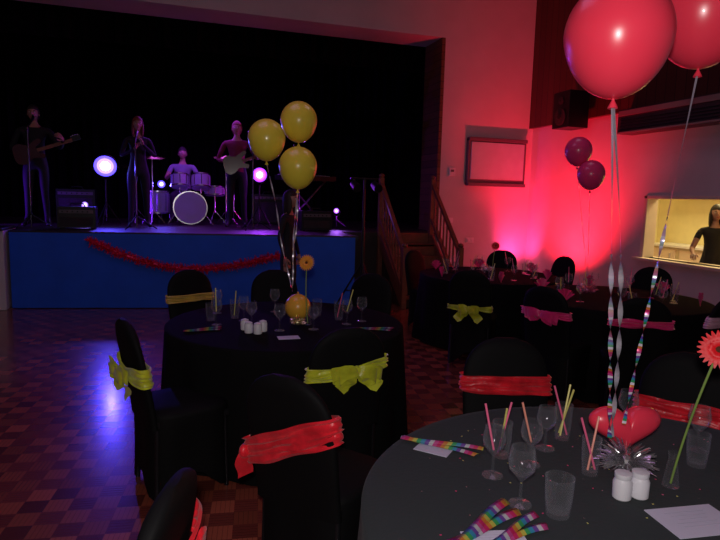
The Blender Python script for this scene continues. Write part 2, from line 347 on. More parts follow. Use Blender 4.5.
par_can('added_side_spot',(-1.30,10.0,1.38),(-.5,2,1),(.35,.2,1),4,r=.05,L=.1,energy=10,stand=1.05)
par_can('added_side_spot',(2.75,9.9,1.36),(1,2,1),(.4,.12,1),4,r=.05,L=.1,energy=10,stand=1.05)
par_can('added_side_spot',(-.18,11.1,1.75),(.0,3,1.4),(.12,.08,1),5,r=.07,L=.12,energy=20,spot=1.6,stand=1.05)
par_can('added_side_spot',(3.6,9.7,1.3),(0,10.5,1.7),(.45,.02,.9),3,r=.06,L=.12,energy=150,spot=.9,stand=1.05)  # extra side spot, added to throw purple onto the band
par_can('added_side_spot',(-3.6,9.7,1.3),(0,10.7,1.5),(.18,.02,1),3,r=.06,L=.12,energy=170,spot=.9,stand=1.05)  # its opposite number, likewise added to colour the band

# ------------------------------------------------------------------ people
def head_mesh(b,c,sc,face,hairm,tilt=0,longhair=False):
    R=face
    vs=b.ball((0,0,0),1,SKIN,u=28,v=20)
    for v in vs:
        x,y,z=v.co; 
        k=1-.26*max(0,-z)-.06*max(0,z)
        nx=x*.074*k; ny=y*.095*(k+.04); nz=z*.116
        fr=max(0,y)
        nose=math.exp(-((x/.16)**2+((z+.08)/.2)**2))*fr; ny+=nose*.024
        for sx in(-1,1): ny-=math.exp(-(((x-sx*.4)/.2)**2+((z-.08)/.13)**2))*fr*.012
        ny+=math.exp(-((x/.3)**2+((z+.8)/.2)**2))*max(0,y+.3)*.012
        v.co=c+R@(Vector((nx,ny,nz))*sc)
    for sx in(-1,1):
        b.ball(c+R@(Vector((sx*.03,.077,.008))*sc),.011*sc,EYE,u=10,v=8)
        b.ball(c+R@(Vector((sx*.03,.086,.008))*sc),.0055*sc,HAIRD,u=8,v=6)
        b.ball(c+R@(Vector((sx*.075,-.005,-.01))*sc),(.01*sc,.018*sc,.03*sc),SKIN,R,u=10,v=8)
        b.ball(c+R@(Vector((sx*.03,.087,.028))*sc),(.016*sc,.005*sc,.004*sc),hairm,R,u=8,v=6)
    b.ball(c+R@(Vector((0,.086,-.052))*sc),(.024*sc,.008*sc,.008*sc),LIP,R,u=10,v=8)
    hv=b.ball((0,0,0),1,hairm,u=28,v=20)
    for v in hv:
        x,y,z=v.co; lim=.35 if y>.35 else (.0 if y>.1 else (-.35 if y>-.3 else -.8))
        s_=1.10+.04*noise.noise(v.co*4)
        if z<lim: s_=.90
        v.co=c+R@(Vector((x*.079*s_,y*.098*s_-.006,z*.12*s_ if z>=lim else z*.095))*sc)
    if longhair:
        parts=[((0,-.055,-.09),(.085,.05,.15))]+[((sx*.072,.0,-.07),(.022,.05,.125)) for sx in(-1,1)]
        for cc,rr in parts:
            hv=b.ball((0,0,0),1,hairm,u=18,v=14)
            for v in hv:
                p=Vector((v.co.x*rr[0],v.co.y*rr[1],v.co.z*rr[2])); p*=1+.06*noise.noise(v.co*5)
                v.co=c+R@((p+Vector(cc))*sc)
def person(name,loc,rotz,height=1.75,shirt=SHBLK,legs=JEANS,hair=HAIRD,arms=None,knees=None,feet=None,hipz=None,headrot=0,sleeves='long',longhair=False,lean=0,fem=False,legsfwd=None):
    s=height/1.75
    V=[];R=[];E=[];LB=[]
    def v(p,r): V.append(Vector(p)*s); R.append((r*s,r*s) if not isinstance(r,tuple) else (r[0]*s,r[1]*s)); return len(V)-1
    def e(a,b,l): E.append((a,b)); LB.append(l)
    hz=hipz if hipz else .95
    sh=.165 if fem else .195
    up=hz-.95
    k_=.9 if fem else 1
    pel=v((0,0,hz),(.15,.11)); sp=v((0,lean*.3,1.13+up),(.125*k_,.095*k_)); ch=v((0,lean*.7,1.32+up),(.155*k_,.105*k_)); nb=v((0,lean,1.475+up),(.062,.055)); nk=v((0,lean+.01,1.55+up),(.046*k_,.046*k_)); hd=v((0,lean+.02,1.62+up),(.045,.045))
    e(pel,sp,'shirt'); e(sp,ch,'shirt'); e(ch,nb,'shirt'); e(nb,nk,'skin'); e(nk,hd,'skin')
    arms=arms or {}
    for side,sx in(('L',-1),('R',1)):
        S=v((sx*sh,lean*.9,1.42+up),.058*k_)
        e(ch,S,'shirt')
        el,wr,hdv,pn=arms.get(side,((sx*.25,-.02,1.15),(sx*.25,.06,.9),(0,.1,-1),(-sx,0,0)))
        el=Vector(el)+Vector((0,lean*.6,up)); wr=Vector(wr)+Vector((0,lean*.6,up))
        m1=v(Vector(V[S]/s).lerp(el,.5),.048*k_); E_=v(el,.040*k_); m2=v(el.lerp(wr,.4),.038*k_); Wr=v(wr,.025*k_)
        sl='shirt'; e(S,m1,sl); e(m1,E_,sl if sleeves!='short' else 'skin'); e(E_,m2,sl if sleeves=='long' else 'skin'); e(m2,Wr,sl if sleeves=='long' else 'skin')
        d=Vector(hdv).normalized(); n=Vector(pn); n=(n-d*n.dot(d)).normalized(); l=d.cross(n)
        pm=v(wr+d*.05,(.032,.02)); e(Wr,pm,'skin')
        for k,(off,Ln) in enumerate(((.030,.070),(.010,.080),(-.010,.074),(-.029,.058))):
            r0=wr+d*.088+l*off; a=v(r0,.0105); e(pm,a,'skin')
            d1=(d*.85+n*.5).normalized(); p1=r0+d1*Ln*.45; q=v(p1,.0095); e(a,q,'skin')
            d2=(d*.45+n*.9).normalized(); p2=p1+d2*Ln*.32; q2=v(p2,.009); e(q,q2,'skin')
            d3=(d*.0+n).normalized(); q3=v(p2+d3*Ln*.25,.0075); e(q2,q3,'skin')
        t0=v(wr+d*.028+l*.032,.013); e(pm,t0,'skin'); t1=v(wr+d*.062+l*.056+n*.012,.011); e(t0,t1,'skin'); t2=v(wr+d*.09+l*.058+n*.026,.009); e(t1,t2,'skin')
        H=v((sx*.095,0,hz-.06),.092); e(pel,H,'legs')
        kn=Vector(knees[side]) if knees else Vector((sx*.11,.02,.50)); ft=Vector(feet[side]) if feet else Vector((sx*.13,-.01,.085))
        th=v(Vector(V[H]/s).lerp(kn,.5),.08); K=v(kn,.058); cf=v(kn.lerp(ft,.35)+Vector((0,-.015,0)),.055); An=v(ft,.038); toe=v(ft+Vector((sx*.03,.12,-.045)),(.04,.03)); tp=v(ft+Vector((sx*.035,.18,-.05)),(.032,.024)); hl=v(ft+Vector((0,-.04,-.045)),.032)
        e(H,th,'legs'); e(th,K,'legs'); e(K,cf,'legs'); e(cf,An,'legs'); e(An,toe,'shoe'); e(toe,tp,'shoe'); e(An,hl,'shoe')
    me=bpy.data.meshes.new('tmp'); bm=bmesh.new(); lay=bm.verts.layers.skin.verify()
    vs=[bm.verts.new(p) for p in V]
    for i,x in enumerate(vs): x[lay].radius=R[i]; x[lay].use_root=(i==pel)
    for a,c in E: bm.edges.new((vs[a],vs[c]))
    bm.to_mesh(me); bm.free(); o=bpy.data.objects.new('tmp',me); scene.collection.objects.link(o)
    o.modifiers.new('s','SKIN').use_smooth_shade=True; sb=o.modifiers.new('ss','SUBSURF'); sb.levels=1; sb.render_levels=1
    dg=bpy.context.evaluated_depsgraph_get(); ev=o.evaluated_get(dg); em=bpy.data.meshes.new_from_object(ev)
    bpy.data.objects.remove(o)
    b=B(name); mm={'shirt':shirt,'skin':SKIN,'legs':legs,'shoe':SHOE}
    for k in ('shirt','skin','legs','shoe'): b.mi(mm[k])
    b.bm.from_mesh(em)
    for f in b.bm.faces:
        c=f.calc_center_median(); best=1e9;bl='shirt'
        for (a,d),l in zip(E,LB):
            p=V[a]; q=V[d]-V[a]; t=max(0,min(1,(c-p).dot(q)/max(1e-9,q.length_squared))); ds=(c-p-q*t).length
            if ds<best: best=ds; bl=l
        f.material_index=b.mi(mm[bl])
    Rm=Matrix.Rotation(headrot,3,'Z')
    head_mesh(b,Vector((0,lean+.03,1.655+up))*s,s,Rm,hair,longhair=longhair)
    zmin=min(x.co.z for x in b.bm.verts)
    for x in b.bm.verts: x.co.z-=zmin
    return b.done(loc,rotz,angle=80)

def guitar(name,loc,rotz,bodycol,tilt=.35):
    b=B(name); gm=mat('guitar_%s'%name+str(len(MATS)),bodycol,.2,coat=.6,var=.05)
    out=[]
    pts=[(-.20,-.02),(-.18,-.12),(-.08,-.155),(.02,-.10),(.10,-.11),(.17,-.14),(.20,-.09),(.13,-.04),(.12,.0),(.13,.05),(.22,.10),(.20,.15),(.10,.12),(.02,.10),(-.08,.15),(-.17,.12)]
    n=len(pts)
    for i in range(n):
        p0,p1,p2,p3=[Vector(pts[(i+j-1)%n]) for j in range(4)]
        for t in (0,.33,.66):
            out.append(.5*((2*p1)+(-p0+p2)*t+(2*p0-5*p1+4*p2-p3)*t*t+(-p0+3*p1-3*p2+p3)*t**3))
    M=Matrix.Rotation(-tilt,4,'Y')@Matrix.Rotation(pi/2,4,'X')
    b.prism([(p.x,p.y) for p in out],.042,gm,M)
    def T(x,y,z): return M@Vector((x,y,z))
    R3=M.to_3x3()
    b.box(T(.36,.0,-.028),(.52,.05,.02),STAIRW,R3)
    b.box(T(.67,.012,-.028),(.14,.07,.018),BMETAL,R3)
    b.box(T(-.02,-.02,-.024),(.16,.10,.006),G,R3)
    for k in range(6): b.cyl(T(.62+k*.02,.05,-.028),T(.62+k*.02,.065,-.028),.005,METAL,seg=8)
    b.box(T(-.1,0,-.03),(.03,.07,.012),METAL,R3)
    for k in range(6): b.cyl(T(-.1,-.015+k*.006,-.04),T(.62,-.012+k*.005,-.04),.0008,METAL,seg=4)
    return b.done(loc,rotz)

def mic_stand(loc,rotz=0,h=1.45,name='microphone_stand'):
    b=B(name)
    b.cyl((0,0,.02),(0,0,h-.05),.010,DMETAL); b.ball((0,0,.2),.02,BMETAL)
    for k in range(3):
        a=k*2*pi/3; b.cyl((0,0,.2),(.28*math.cos(a),.28*math.sin(a),.012),.008,BMETAL,seg=8)
    b.cyl((0,-.1,h-.12),(0,.3,h+.08),.008,BMETAL); b.cyl((0,.27,h+.06),(0,.42,h+.14),.014,BMETAL,r2=.02); b.ball((0,.44,h+.15),.027,METAL)
    return b.done(loc,rotz)

SZ=1.05
ga={'L':((-.34,.02,1.17),(-.42,.26,1.28),(.2,.5,.3),(1,-.3,.2)),'R':((.32,-.04,1.14),(.12,.2,1.08),(-.9,.25,-.2),(0,-1,-.2))}
person('guitarist',(-1.95,9.95,SZ),pi,1.78,SHBLK,arms=ga)
guitar('electric_guitar',(-1.99,9.70,SZ+1.08),0,(.06,.012,.012))
mic_stand((-1.9,9.25,SZ),0)
person('singer',(-.5,9.9,SZ),pi+.1,1.70,SHBLK,hair=HAIRR,longhair=True,fem=True,arms={'L':((-.26,.06,1.15),(-.06,.24,1.33),(.3,.3,.7),(.5,.2,-.3)),'R':((.26,.06,1.15),(.06,.24,1.25),(-.3,.3,.7),(-.5,.2,-.3))})
mic_stand((-.5,9.15,SZ),0,1.3)
person('guitarist',(1.05,10.1,SZ),pi-.15,1.75,SHPNK,hair=HAIRR,arms=ga)
guitar('electric_guitar',(1.0,9.85,SZ+1.06),-.1,(.10,.05,.04))
kn={'L':(-.2,.42,.52),'R':(.2,.42,.52)}; ft={'L':(-.22,.42,.085),'R':(.22,.42,.085)}
person('drummer',(.2,11.75,SZ),pi,1.75,SHWHT,sleeves='short',knees=kn,feet=ft,hipz=.60,lean=.05,arms={'L':((-.3,.12,1.18),(-.22,.36,1.22),(.2,1,-.1),(0,0,-1)),'R':((.3,.12,1.18),(.22,.36,1.25),(-.2,1,.1),(0,0,-1))})
b=B('drum_stool'); b.cyl((0,0,.40),(0,0,.47),.17,BMETAL,seg=24); b.cyl((0,0,.1),(0,0,.42),.02,METAL)
for k in range(3): b.cyl((0,0,.2),(.24*math.cos(k*2.09),.24*math.sin(k*2.09),.012),.01,METAL)
b.done((.2,11.8,SZ))
b=B('drum_kit'); SHELL=mat('drum_shell_pearl',(.42,.38,.52),.25,coat=.5,var=.05); HEADM=mat('drum_head',(.45,.42,.55),.5,var=.03); BR=mat('cymbal_brass',(.7,.5,.2),.25,1,var=.1)
def drum(c,ax,r,L):
    ax=Vector(ax).normalized(); c=Vector(c); b.cyl(c-ax*L/2,c+ax*L/2,r,SHELL,seg=32)
    for sg in(-1,1):
        b.cyl(c+ax*(L/2-.012)*sg,c+ax*(L/2+.012)*sg,r*1.04,METAL,seg=32); b.cyl(c+ax*(L/2+.012)*sg,c+ax*(L/2+.014)*sg,r*.97,HEADM,seg=32)
    o=ax.orthogonal().normalized()
    for k in range(8):
        q=Matrix.Rotation(k*pi/4,3,ax)@o*(r*1.03); b.cyl(c-ax*L*.4+q,c+ax*L*.4+q,.008,METAL,seg=6)
drum((0,0,.30),(0,1,0),.28,.4); drum((-.17,.02,.76),(0,.3,1),.15,.2); drum((.19,.02,.76),(0,.3,1),.16,.22); drum((-.55,.35,.38),(0,0,1),.2,.38); drum((.45,.35,.6),(0,.1,1),.17,.14)
for k in range(3): b.cyl((-.55+.21*math.cos(k*2.1),.35+.21*math.sin(k*2.1),0.005),(-.55+.21*math.cos(k*2.1),.35+.21*math.sin(k*2.1),.5),.008,METAL,seg=6)
b.cyl((.45,.35,.53),(.45,.35,.2),.012,METAL)
for k in range(3): b.cyl((.45,.35,.25),(.45+.2*math.cos(k*2.1),.35+.2*math.sin(k*2.1),.01),.008,METAL,seg=6)
b.cyl((-.17,.02,.54),(-.17,.02,.68),.012,METAL);b.cyl((.19,.02,.54),(.19,.02,.68),.012,METAL)
for sx in(-1,1): b.cyl((sx*.24,-.1,.2),(sx*.38,-.18,.012),.01,METAL)
def cym(x,y,z,r,t=.15):
    M=Matrix.Rotation(t,4,'X'); b.lathe([(.01,.03),(r*.2,.018),(r*.25,.008),(r,-.015)],BR,(x,y,z),32,cap0=True,M=M); b.cyl((x,y,.25),(x,y,z+.04),.01,METAL)
    for k in range(3): b.cyl((x,y,.25),(x+.22*math.cos(k*2.1+.4),y+.22*math.sin(k*2.1+.4),.012),.008,METAL,seg=6)
cym(-.62,-.05,1.15,.22);cym(.62,-.05,1.2,.22,.2);cym(.8,.4,.85,.17,0);cym(-.9,.35,1.0,.25,-.1)
b.done((.3,10.75,SZ))
b=B('keyboard_piano'); b.box((0,0,.88),(1.1,.3,.09),BMETAL); b.box((0,.08,.93),(1.0,.12,.015),WHITE)
for k in range(30): b.box((-.48+k*.033,.1,.94),(.012,.07,.012),BMETAL)
for sx in(-1,1): b.cyl((-.4*sx,0,.84),(.4*sx,0,.02),.018,DMETAL)
b.cyl((-.4,-.2,.02),(-.4,.2,.02),.015,DMETAL); b.cyl((.4,-.2,.02),(.4,.2,.02),.015,DMETAL); b.done((2.35,10.6,SZ),.2)
def amp(loc,w=.6,h=.55,name='guitar_amplifier'):
    b=B(name); b.box((0,0,h/2+.02),(w,.28,h),BMETAL); b.box((0,-.143,h/2-.04),(w-.08,.01,h-.18),GR); b.box((0,-.145,h-.05),(w-.06,.012,.05),G)
    for k in range(6): b.cyl((-w*.35+k*w*.13,-.15,h-.05),(-w*.35+k*w*.13,-.165,h-.05),.012,BMETAL)
    for sx in(-1,1):
        for sy in(-1,1): b.cyl((sx*w*.4,sy*.1,0),(sx*w*.4,sy*.1,.03),.02,BMETAL)
    b.tube([(-.1,0,h+.02),(-.08,0,h+.06),(.08,0,h+.06),(.1,0,h+.02)],.01,BMETAL); b.done(loc,bevel=.012)
amp((-1.55,11.0,SZ)); amp((1.75,11.2,SZ)); amp((2.2,9.2,SZ),.5,.3,'stage_monitor'); amp((-1.3,9.25,SZ),.5,.3,'stage_monitor')
mic_stand((1.2,9.2,SZ),0,1.4); mic_stand((2.1,10.0,SZ),0,1.3)
b=B('lighting_stand'); b.cyl((0,0,.35),(0,0,1.85),.016,BMETAL); b.cyl((0,0,.35),(0,0,1.2),.022,BMETAL)
for k in range(3): a=k*2.094+.5; b.cyl((0,0,.75),(.42*math.cos(a),.42*math.sin(a),.012),.012,BMETAL); b.cyl((0,0,.35),(.24*math.cos(a),.24*math.sin(a),.35),.008,BMETAL)
b.cyl((-.2,0,1.85),(.2,0,1.85),.014,BMETAL)
for x in(-.15,.15):
    b.cyl((x,.02,1.78),(x,-.12,1.72),.05,BMETAL,r2=.06,seg=16); b.cyl((x,0,1.85),(x,0,1.77),.01,BMETAL)
b.done(tuple(W(.03,7.75)),.1)
person('standing_guest',(1.4,7.3,0),pi+1.0,1.66,SHBLK,longhair=True,fem=True,hair=HAIRD)
person('kitchen_helper',(6.74,5.80,0),pi/2+.9,1.62,SHBLK,hair=HAIRD,longhair=True,fem=True,sleeves='short',arms={'L':((-.27,.06,1.14),(-.2,.27,1.08),(.2,1,-.3),(0,0,-1)),'R':((.28,.12,1.15),(.30,.36,1.1),(.1,1,-.2),(0,0,-1))})
b=B('kitchen_worktop'); boxr(b,8.55,9.19,3.2,8.8,.86,.9,WHITE); boxr(b,8.6,9.19,3.2,8.8,.0,.86,mat('cupboard',(.6,.5,.35),.6,var=.1))
for i in range(8): boxr(b,8.585,8.6,3.25+i*.7,3.85+i*.7,.12,.82,FR); b.cyl((8.575,3.35+i*.7,.65),(8.575,3.35+i*.7,.75),.008,METAL)
b.done(smooth=False)
b=B('kitchen_wall_cupboard'); boxr(b,8.85,9.19,6.9,8.4,1.75,2.4,FR)
for i in range(2): boxr(b,8.83,8.85,6.95+i*.73,7.6+i*.73,1.8,2.36,WHITE)
b.done(smooth=False,bevel=.005)
b=B('tea_urn'); b.lathe([(.13,0),(.14,.02),(.14,.32),(.12,.36),(.03,.39),(.03,.42)],METAL,cap0=True,cap1=True); b.cyl((-.14,0,.06),(-.2,0,.06),.012,BMETAL); b.done((8.8,7.5,.9))

# ------------------------------------------------------------------ chairs
def superring(hx,hy,z,n=32,e=4.0,cx=0,cy=0,zf=None):
    r=[]
    for k in range(n):
        t=2*pi*k/n; c=math.cos(t); s_=math.sin(t); m=(abs(c)**e+abs(s_)**e)**(-1/e)
        r.append(Vector((cx+hx*c*m,cy+hy*s_*m,z if zf is None else zf(t))))
    return r
def chair(backpos,face,sash=REDS,bow=True,tilt=0,sz=.68,sw=.085,kt=0,name='banquet_chair',loops=.15,tails=.16,seedv=1,side_tail=False):
    rnd=random.Random(seedv)
    b=B(name); n=32; f=Vector(face).normalized()
    rings=[]
    for i in range(8):
        s_=i/7
        def zf(t,s_=s_):
            zb=.012+.13*math.cos(2*t)**2
            return zb+(.45-zb)*s_
        k=1.0+.03*(1-s_)**2
        ring=superring(.215*k,.225*k,0,n,4,zf=zf)
        for q,p in enumerate(ring):
            t=2*pi*q/n; pin=1-.07*math.cos(2*t)**2*math.sin(pi*(1-s_)*.8); p.x*=pin;p.y*=pin
        rings.append(ring)
    rings.append(superring(.212,.222,.468,n)); rings.append(superring(.19,.2,.482,n)); rings.append(superring(.1,.1,.487,n,3))
    b.loft(rings,BLK,cap0=False)
    for sx in(-1,1):
        for sy in(-1,1): b.cyl((sx*.18,sy*.19,.0),(sx*.175,sy*.18,.44),.013,BMETAL,seg=8)
    b.box((0,0,.42),(.38,.4,.03),BMETAL)
    def yc(z): return -.20-.09*(z-.45)/.5
    def hw(z):
        if z<.74: return .195+.01*math.sin((z-.4)*4)
        return .203*max(.05,(1-((z-.74)/.215)**2.6))**.5
    rings=[superring(.2,.03,.40,n,3.2,cy=-.195)]
    for i in range(22):
        z=.46+.49*(i/21)**.85; rings.append(superring(hw(z),.030 if z<.9 else .030*(1-((z-.9)/.05)**2*.6),z,n,3.0,cy=yc(z)))
    b.loft(rings,BLK)
    if sash:
        rows=12; N=72; rr=[]
        for i in range(rows+1):
            ring=[]
            for k in range(N):
                t=2*pi*k/N; pinch=1-.5*math.exp(-((t-1.5*pi)/.35)**2) if bow else 1
                zz=sz+(i/rows-.5)*sw*pinch
                hx=hw(max(.5,zz))+.014
                c=math.cos(t); s2=math.sin(t); m=(abs(c)**3+abs(s2)**3)**(-1/3)
                wr=.005*math.sin(i*2.3+seedv+t)+.006*noise.noise(Vector((math.cos(t)*1.5,math.sin(t)*1.5+seedv,i*.9)))
                x=(hx+wr)*c*m; y=(.048+wr)*s2*m
                z=zz+tilt*x+.014*noise.noise(Vector((x*7,seedv*3,i*.25)))
                ring.append(Vector((x,yc(zz)+y,z)))
            rr.append(ring)
        b.loft(rr,sash,False,False)
        if side_tail:
            sx=-.20; path=[];wd=[]
            for j in range(12):
                u=j/11; path.append(Vector((sx-.005-.01*u,yc(sz)-.03-.015*math.sin(u*5),sz+tilt*sx+.02-.13*u))); w=.012+.018*min(1,u*2); wd.append(Vector((w*.6,w*.8,.01)))
            b.strip(path,wd,sash); b.ball((sx-.005,yc(sz)-.03,sz+tilt*sx),(.02,.028,.03),sash,u=14,v=10)
        if bow:
            kx=kt; ky=yc(sz)-.058; kz=sz+tilt*kx
            b.ball((kx,ky,kz),(.022,.018,.026),sash,u=14,v=10)
            for sx in(-1,1):
                for lay in range(2):
                    path=[];wd=[]; droop=rnd.uniform(.0,.03)+lay*.02
                    for j in range(17):
                        u=j/16; ang=2*pi*u; rad=loops*.5*(1-.25*lay)
                        px=kx+sx*(rad*(1-math.cos(ang))); pz=kz+.022*math.sin(ang)-droop*math.sin(pi*u)+rnd.uniform(-.002,.002); py=ky-.012-.012*lay-.018*math.sin(ang)
                        path.append(Vector((px,py,pz))); w=.008+.027*math.sin(pi*u)**.6
                        wd.append(Vector((.006*sx,.004*math.sin(j),w)))
                    b.strip(path,wd,sash)
                path=[];wd=[]; outx=rnd.uniform(.06,.12)
                for j in range(12):
                    u=j/11; path.append(Vector((kx+sx*(.01+outx*u),ky-.01-.02*math.sin(u*6),kz-tails*u**1.2))); w=.008+.030*min(1,u*2)*(1 if j<11 else .3)
                    wd.append(Vector((w,.008*math.sin(u*9),.018*sx)))
                b.strip(path,wd,sash)
    rz=heading(f.x,f.y)
    org=W(backpos[0],backpos[1])+Matrix.Rotation(rz,3,'Z')@Vector((0,.26,0))
    return b.done((org.x,org.y,0),rz,angle=60)
T1=(-.49,3.87); T2=(.85,1.53); TA=(1.5,6.7); TB=(2.35,5.25)
def facing(p,t): return (t[0]-p[0],t[1]-p[1])
chair((-1.18,2.93),(.80,.58),YELS,True,sz=.68,loops=.16,kt=-.04,seedv=3,sw=.10,tails=.13)
chair((-.05,2.88),(-.35,.92),YELS,True,sz=.73,loops=.135,tails=.10,seedv=5,tilt=.12,kt=.03,sw=.07)
chair((-.25,2.07),(.5,.82),REDS,False,tilt=.42,sz=.69,sw=.12,seedv=8,side_tail=True)
chair((-.44,1.25),(-.99,.02),REDS,True,sz=.74,loops=.1,seedv=9,tails=.14,sw=.1)
chair((.71,2.70),(.02,-1),REDS,False,sz=.74,sw=.085,seedv=11)
chair((1.48,2.50),(-.6,-.85),REDS,False,sz=.70,seedv=12)
chair((-1.45,4.9),facing((-1.45,4.9),T1),ORGS,True,sz=.72,seedv=13,sw=.06)
chair((.10,4.95),facing((.10,4.95),T1),None,seedv=14)
chair((-.75,5.05),facing((-.75,5.05),T1),None,seedv=15)
chair((1.05,5.45),(.35,.9),YELS,True,sz=.58,seedv=16,tails=.12,loops=.10,sw=.05)
chair((1.47,4.50),facing((1.47,4.5),TB),PINKS,True,sz=.74,loops=.15,tails=.06,seedv=17,sw=.06)
chair((2.02,4.08),facing((2.02,4.08),TB),PINKS,False,sz=.76,seedv=18,sw=.06)
chair((2.75,4.25),facing((2.75,4.25),TB),SILS,True,sz=.76,loops=.16,seedv=19)
chair((3.45,5.1),facing((3.45,5.1),TB),PINKS,True,seedv=20)
chair((2.5,7.1),facing((2.5,7.1),TA),None,seedv=21)
chair((.7,7.4),facing((.7,7.4),TA),None,seedv=22)
chair((3.1,6.1),facing((3.1,6.1),TB),None,seedv=23)
chair((1.9,7.75),facing((1.9,7.75),TA),None,seedv=24)
chair((2.55,3.0),(-.6,-.6),None,False,seedv=25)

# ------------------------------------------------------------------ tables
def table(c,R,cloth,seedv,name='round_table'):
    rnd=random.Random(seedv); b=B(name); N=192; rings=[]
    for r in (.05,.3,.6,R-.03,R-.008): rings.append([Vector((r*math.cos(2*pi*k/N),r*math.sin(2*pi*k/N),.75)) for k in range(N)])
    ph=[rnd.uniform(0,6.28) for _ in range(4)]; ks=[13,17,8,23]
    for j in range(12):
        u=j/11; z=.744-.734*u; ring=[]
        for k in range(N):
            t=2*pi*k/N; fsum=math.sin(ks[0]*t+ph[0])*.5+math.sin(ks[1]*t+ph[1])*.35+math.sin(ks[2]*t+ph[2])*.3+.12*math.sin(ks[3]*t+ph[3])
            r=R+.03*u+.075*(u**.8)*(fsum*.5+.18); ring.append(Vector((r*math.cos(t),r*math.sin(t),z)))
        rings.append(ring)
    b.loft(rings,cloth,True,False)
    b.cyl((0,0,.72),(0,0,.745),R-.03,STAIRW,seg=48)
    for k in range(4):
        a=k*pi/2+.5; b.cyl((.5*math.cos(a),.5*math.sin(a),0),(.45*math.cos(a),.45*math.sin(a),.72),.015,BMETAL)
    p=W(*c); return b.done((p.x,p.y,0),angle=50)
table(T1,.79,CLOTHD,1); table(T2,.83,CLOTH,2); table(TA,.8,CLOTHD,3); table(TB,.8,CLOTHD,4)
TZ=.7505
def tumbler(a,b_,h=.11,r=.036,straws=(),name='drinking_tumbler',liquid=None):
    b=B(name)
    b.lathe([(r*.78,.0),(r*.8,.004),(r*.95,h*.5),(r,h),(r*.95,h),(r*.9,h*.5),(r*.74,.012)],GLASS,cap0=True,cap1=True,seg=28)
    for i,m in enumerate(straws):
        an=i*2.2+a*9; e=Vector((r*.85*math.cos(an)*1.4,r*.85*math.sin(an)*1.4,h*1.5)); st=Vector((-r*.5*math.cos(an),-r*.5*math.sin(an),.016)); b.cyl(st,e,.0035,m,seg=8)
    return b.done(W(a,b_,TZ))
def wineglass(a,b_,h=.16,r=.036,straws=(),name='wine_glass'):
    b=B(name)
    b.lathe([(.033,0),(.032,.003),(.008,.008),(.004,.02),(.004,h*.42),(.012,h*.46),(r*.9,h*.62),(r,h*.75),(r*.8,h),(r*.77,h),(r*.96,h*.75),(r*.85,h*.63),(.006,h*.48)],GLASS,cap0=True,cap1=True,seg=28)
    for i,m in enumerate(straws):
        an=i*2.5+a*5; b.cyl((0,0,h*.52),(r*math.cos(an),r*math.sin(an),h*1.4),.0035,m,seg=8)
    return b.done(W(a,b_,TZ))
tumbler(.49,1.86,.12,.034,(STY,STP)); tumbler(.56,1.50,.11,.040); wineglass(.47,1.55,.17,.04); wineglass(.57,1.80,.15,.036,(STO,))
tumbler(.75,2.02,.13,.032,(STY,STP,STY)); tumbler(.745,1.75,.12,.03,(STO,STP)); wineglass(.66,1.93,.15,.035); wineglass(.43,1.72,.16,.036,(STP,)); tumbler(1.13,1.83,.11,.036); wineglass(1.2,1.95,.16,.037); wineglass(1.02,2.1,.16,.037); wineglass(1.3,1.7,.16,.037)

def napkin(a,b_,rot,L=.24,wd=.03,name='striped_napkin',z0=0,m=NAPK):
    b=B(name)
    for k in range(2):
        rings=[]
        for i in range(13):
            u=i/12-.5; z=.004+.005*k+z0; off=.016*(k-.5)+u*.07*(k-.5)
            sk=.03*math.sin(u*3)
            rings.append([Vector((u*L+k*.01,off-wd/2+sk,z)),Vector((u*L+.006,off+sk,z+.006)),Vector((u*L+.012,off+wd/2+sk,z))])
        b.loft(rings,m,closed=False)
    o=b.done(W(a,b_,TZ),rot); s_=o.modifiers.new('t','SOLIDIFY'); s_.thickness=.0015; return o
def card(a,b_,rot,sx,sy,name='menu_card',z=0):
    b=B(name); INK=mat('printed_ink',(.45,.43,.55),.8,var=.05)
    b.box((0,0,.0015),(sx,sy,.002),PAPER)
    for k in range(5): b.box((0,sy*.3-k*sy*.12,.0028),(sx*(.6-.08*(k%3)),sy*.012,.0004),INK)
    return b.done(W(a,b_,TZ+z),rot,smooth=False)
r0=heading(0,1)
card(.27,1.90,r0-.5,.12,.08); napkin(.29,1.925,r0-.62,.27,.028,z0=.003)
card(.36,1.36,r0+.1,.16,.1); napkin(.33,1.42,r0+.55,.28,.035,z0=.003); napkin(.40,1.385,r0+.35,.22,.03,z0=.004)
card(.93,1.485,r0+.2,.21,.14)
def tinsel_burst(a,b_,z,R,m,name,n=420):
    b=B(name); b.ball((0,0,R*.5),R*.35,m,u=12,v=8)
    for i in range(n):
        d=Vector((random.gauss(0,1),random.gauss(0,1),abs(random.gauss(0,1))*.9-.1)).normalized(); c=Vector((0,0,R*.45)); L=R*random.uniform(.6,1.1)
        e=c+d*L; e.z=max(.004,e.z); w=d.orthogonal().normalized()*.0022; mid=c+d*L*.6+Vector((0,0,R*.1)); b.strip([c,mid,e],[w,w,w*.5],m)
    return b.done(W(a,b_,z),smooth=False)
tinsel_burst(.85,1.73,TZ,.09,TINS,'silver_tinsel_balloon_weight',520)
for (a,b_) in ((.78,1.60),(.835,1.61)):
    b=B('tealight_jar'); b.lathe([(.022,0),(.026,.004),(.027,.05),(.022,.062),(.024,.066),(.024,.078),(.0,.08)],WHITE,cap0=True); b.done(W(a,b_,TZ))

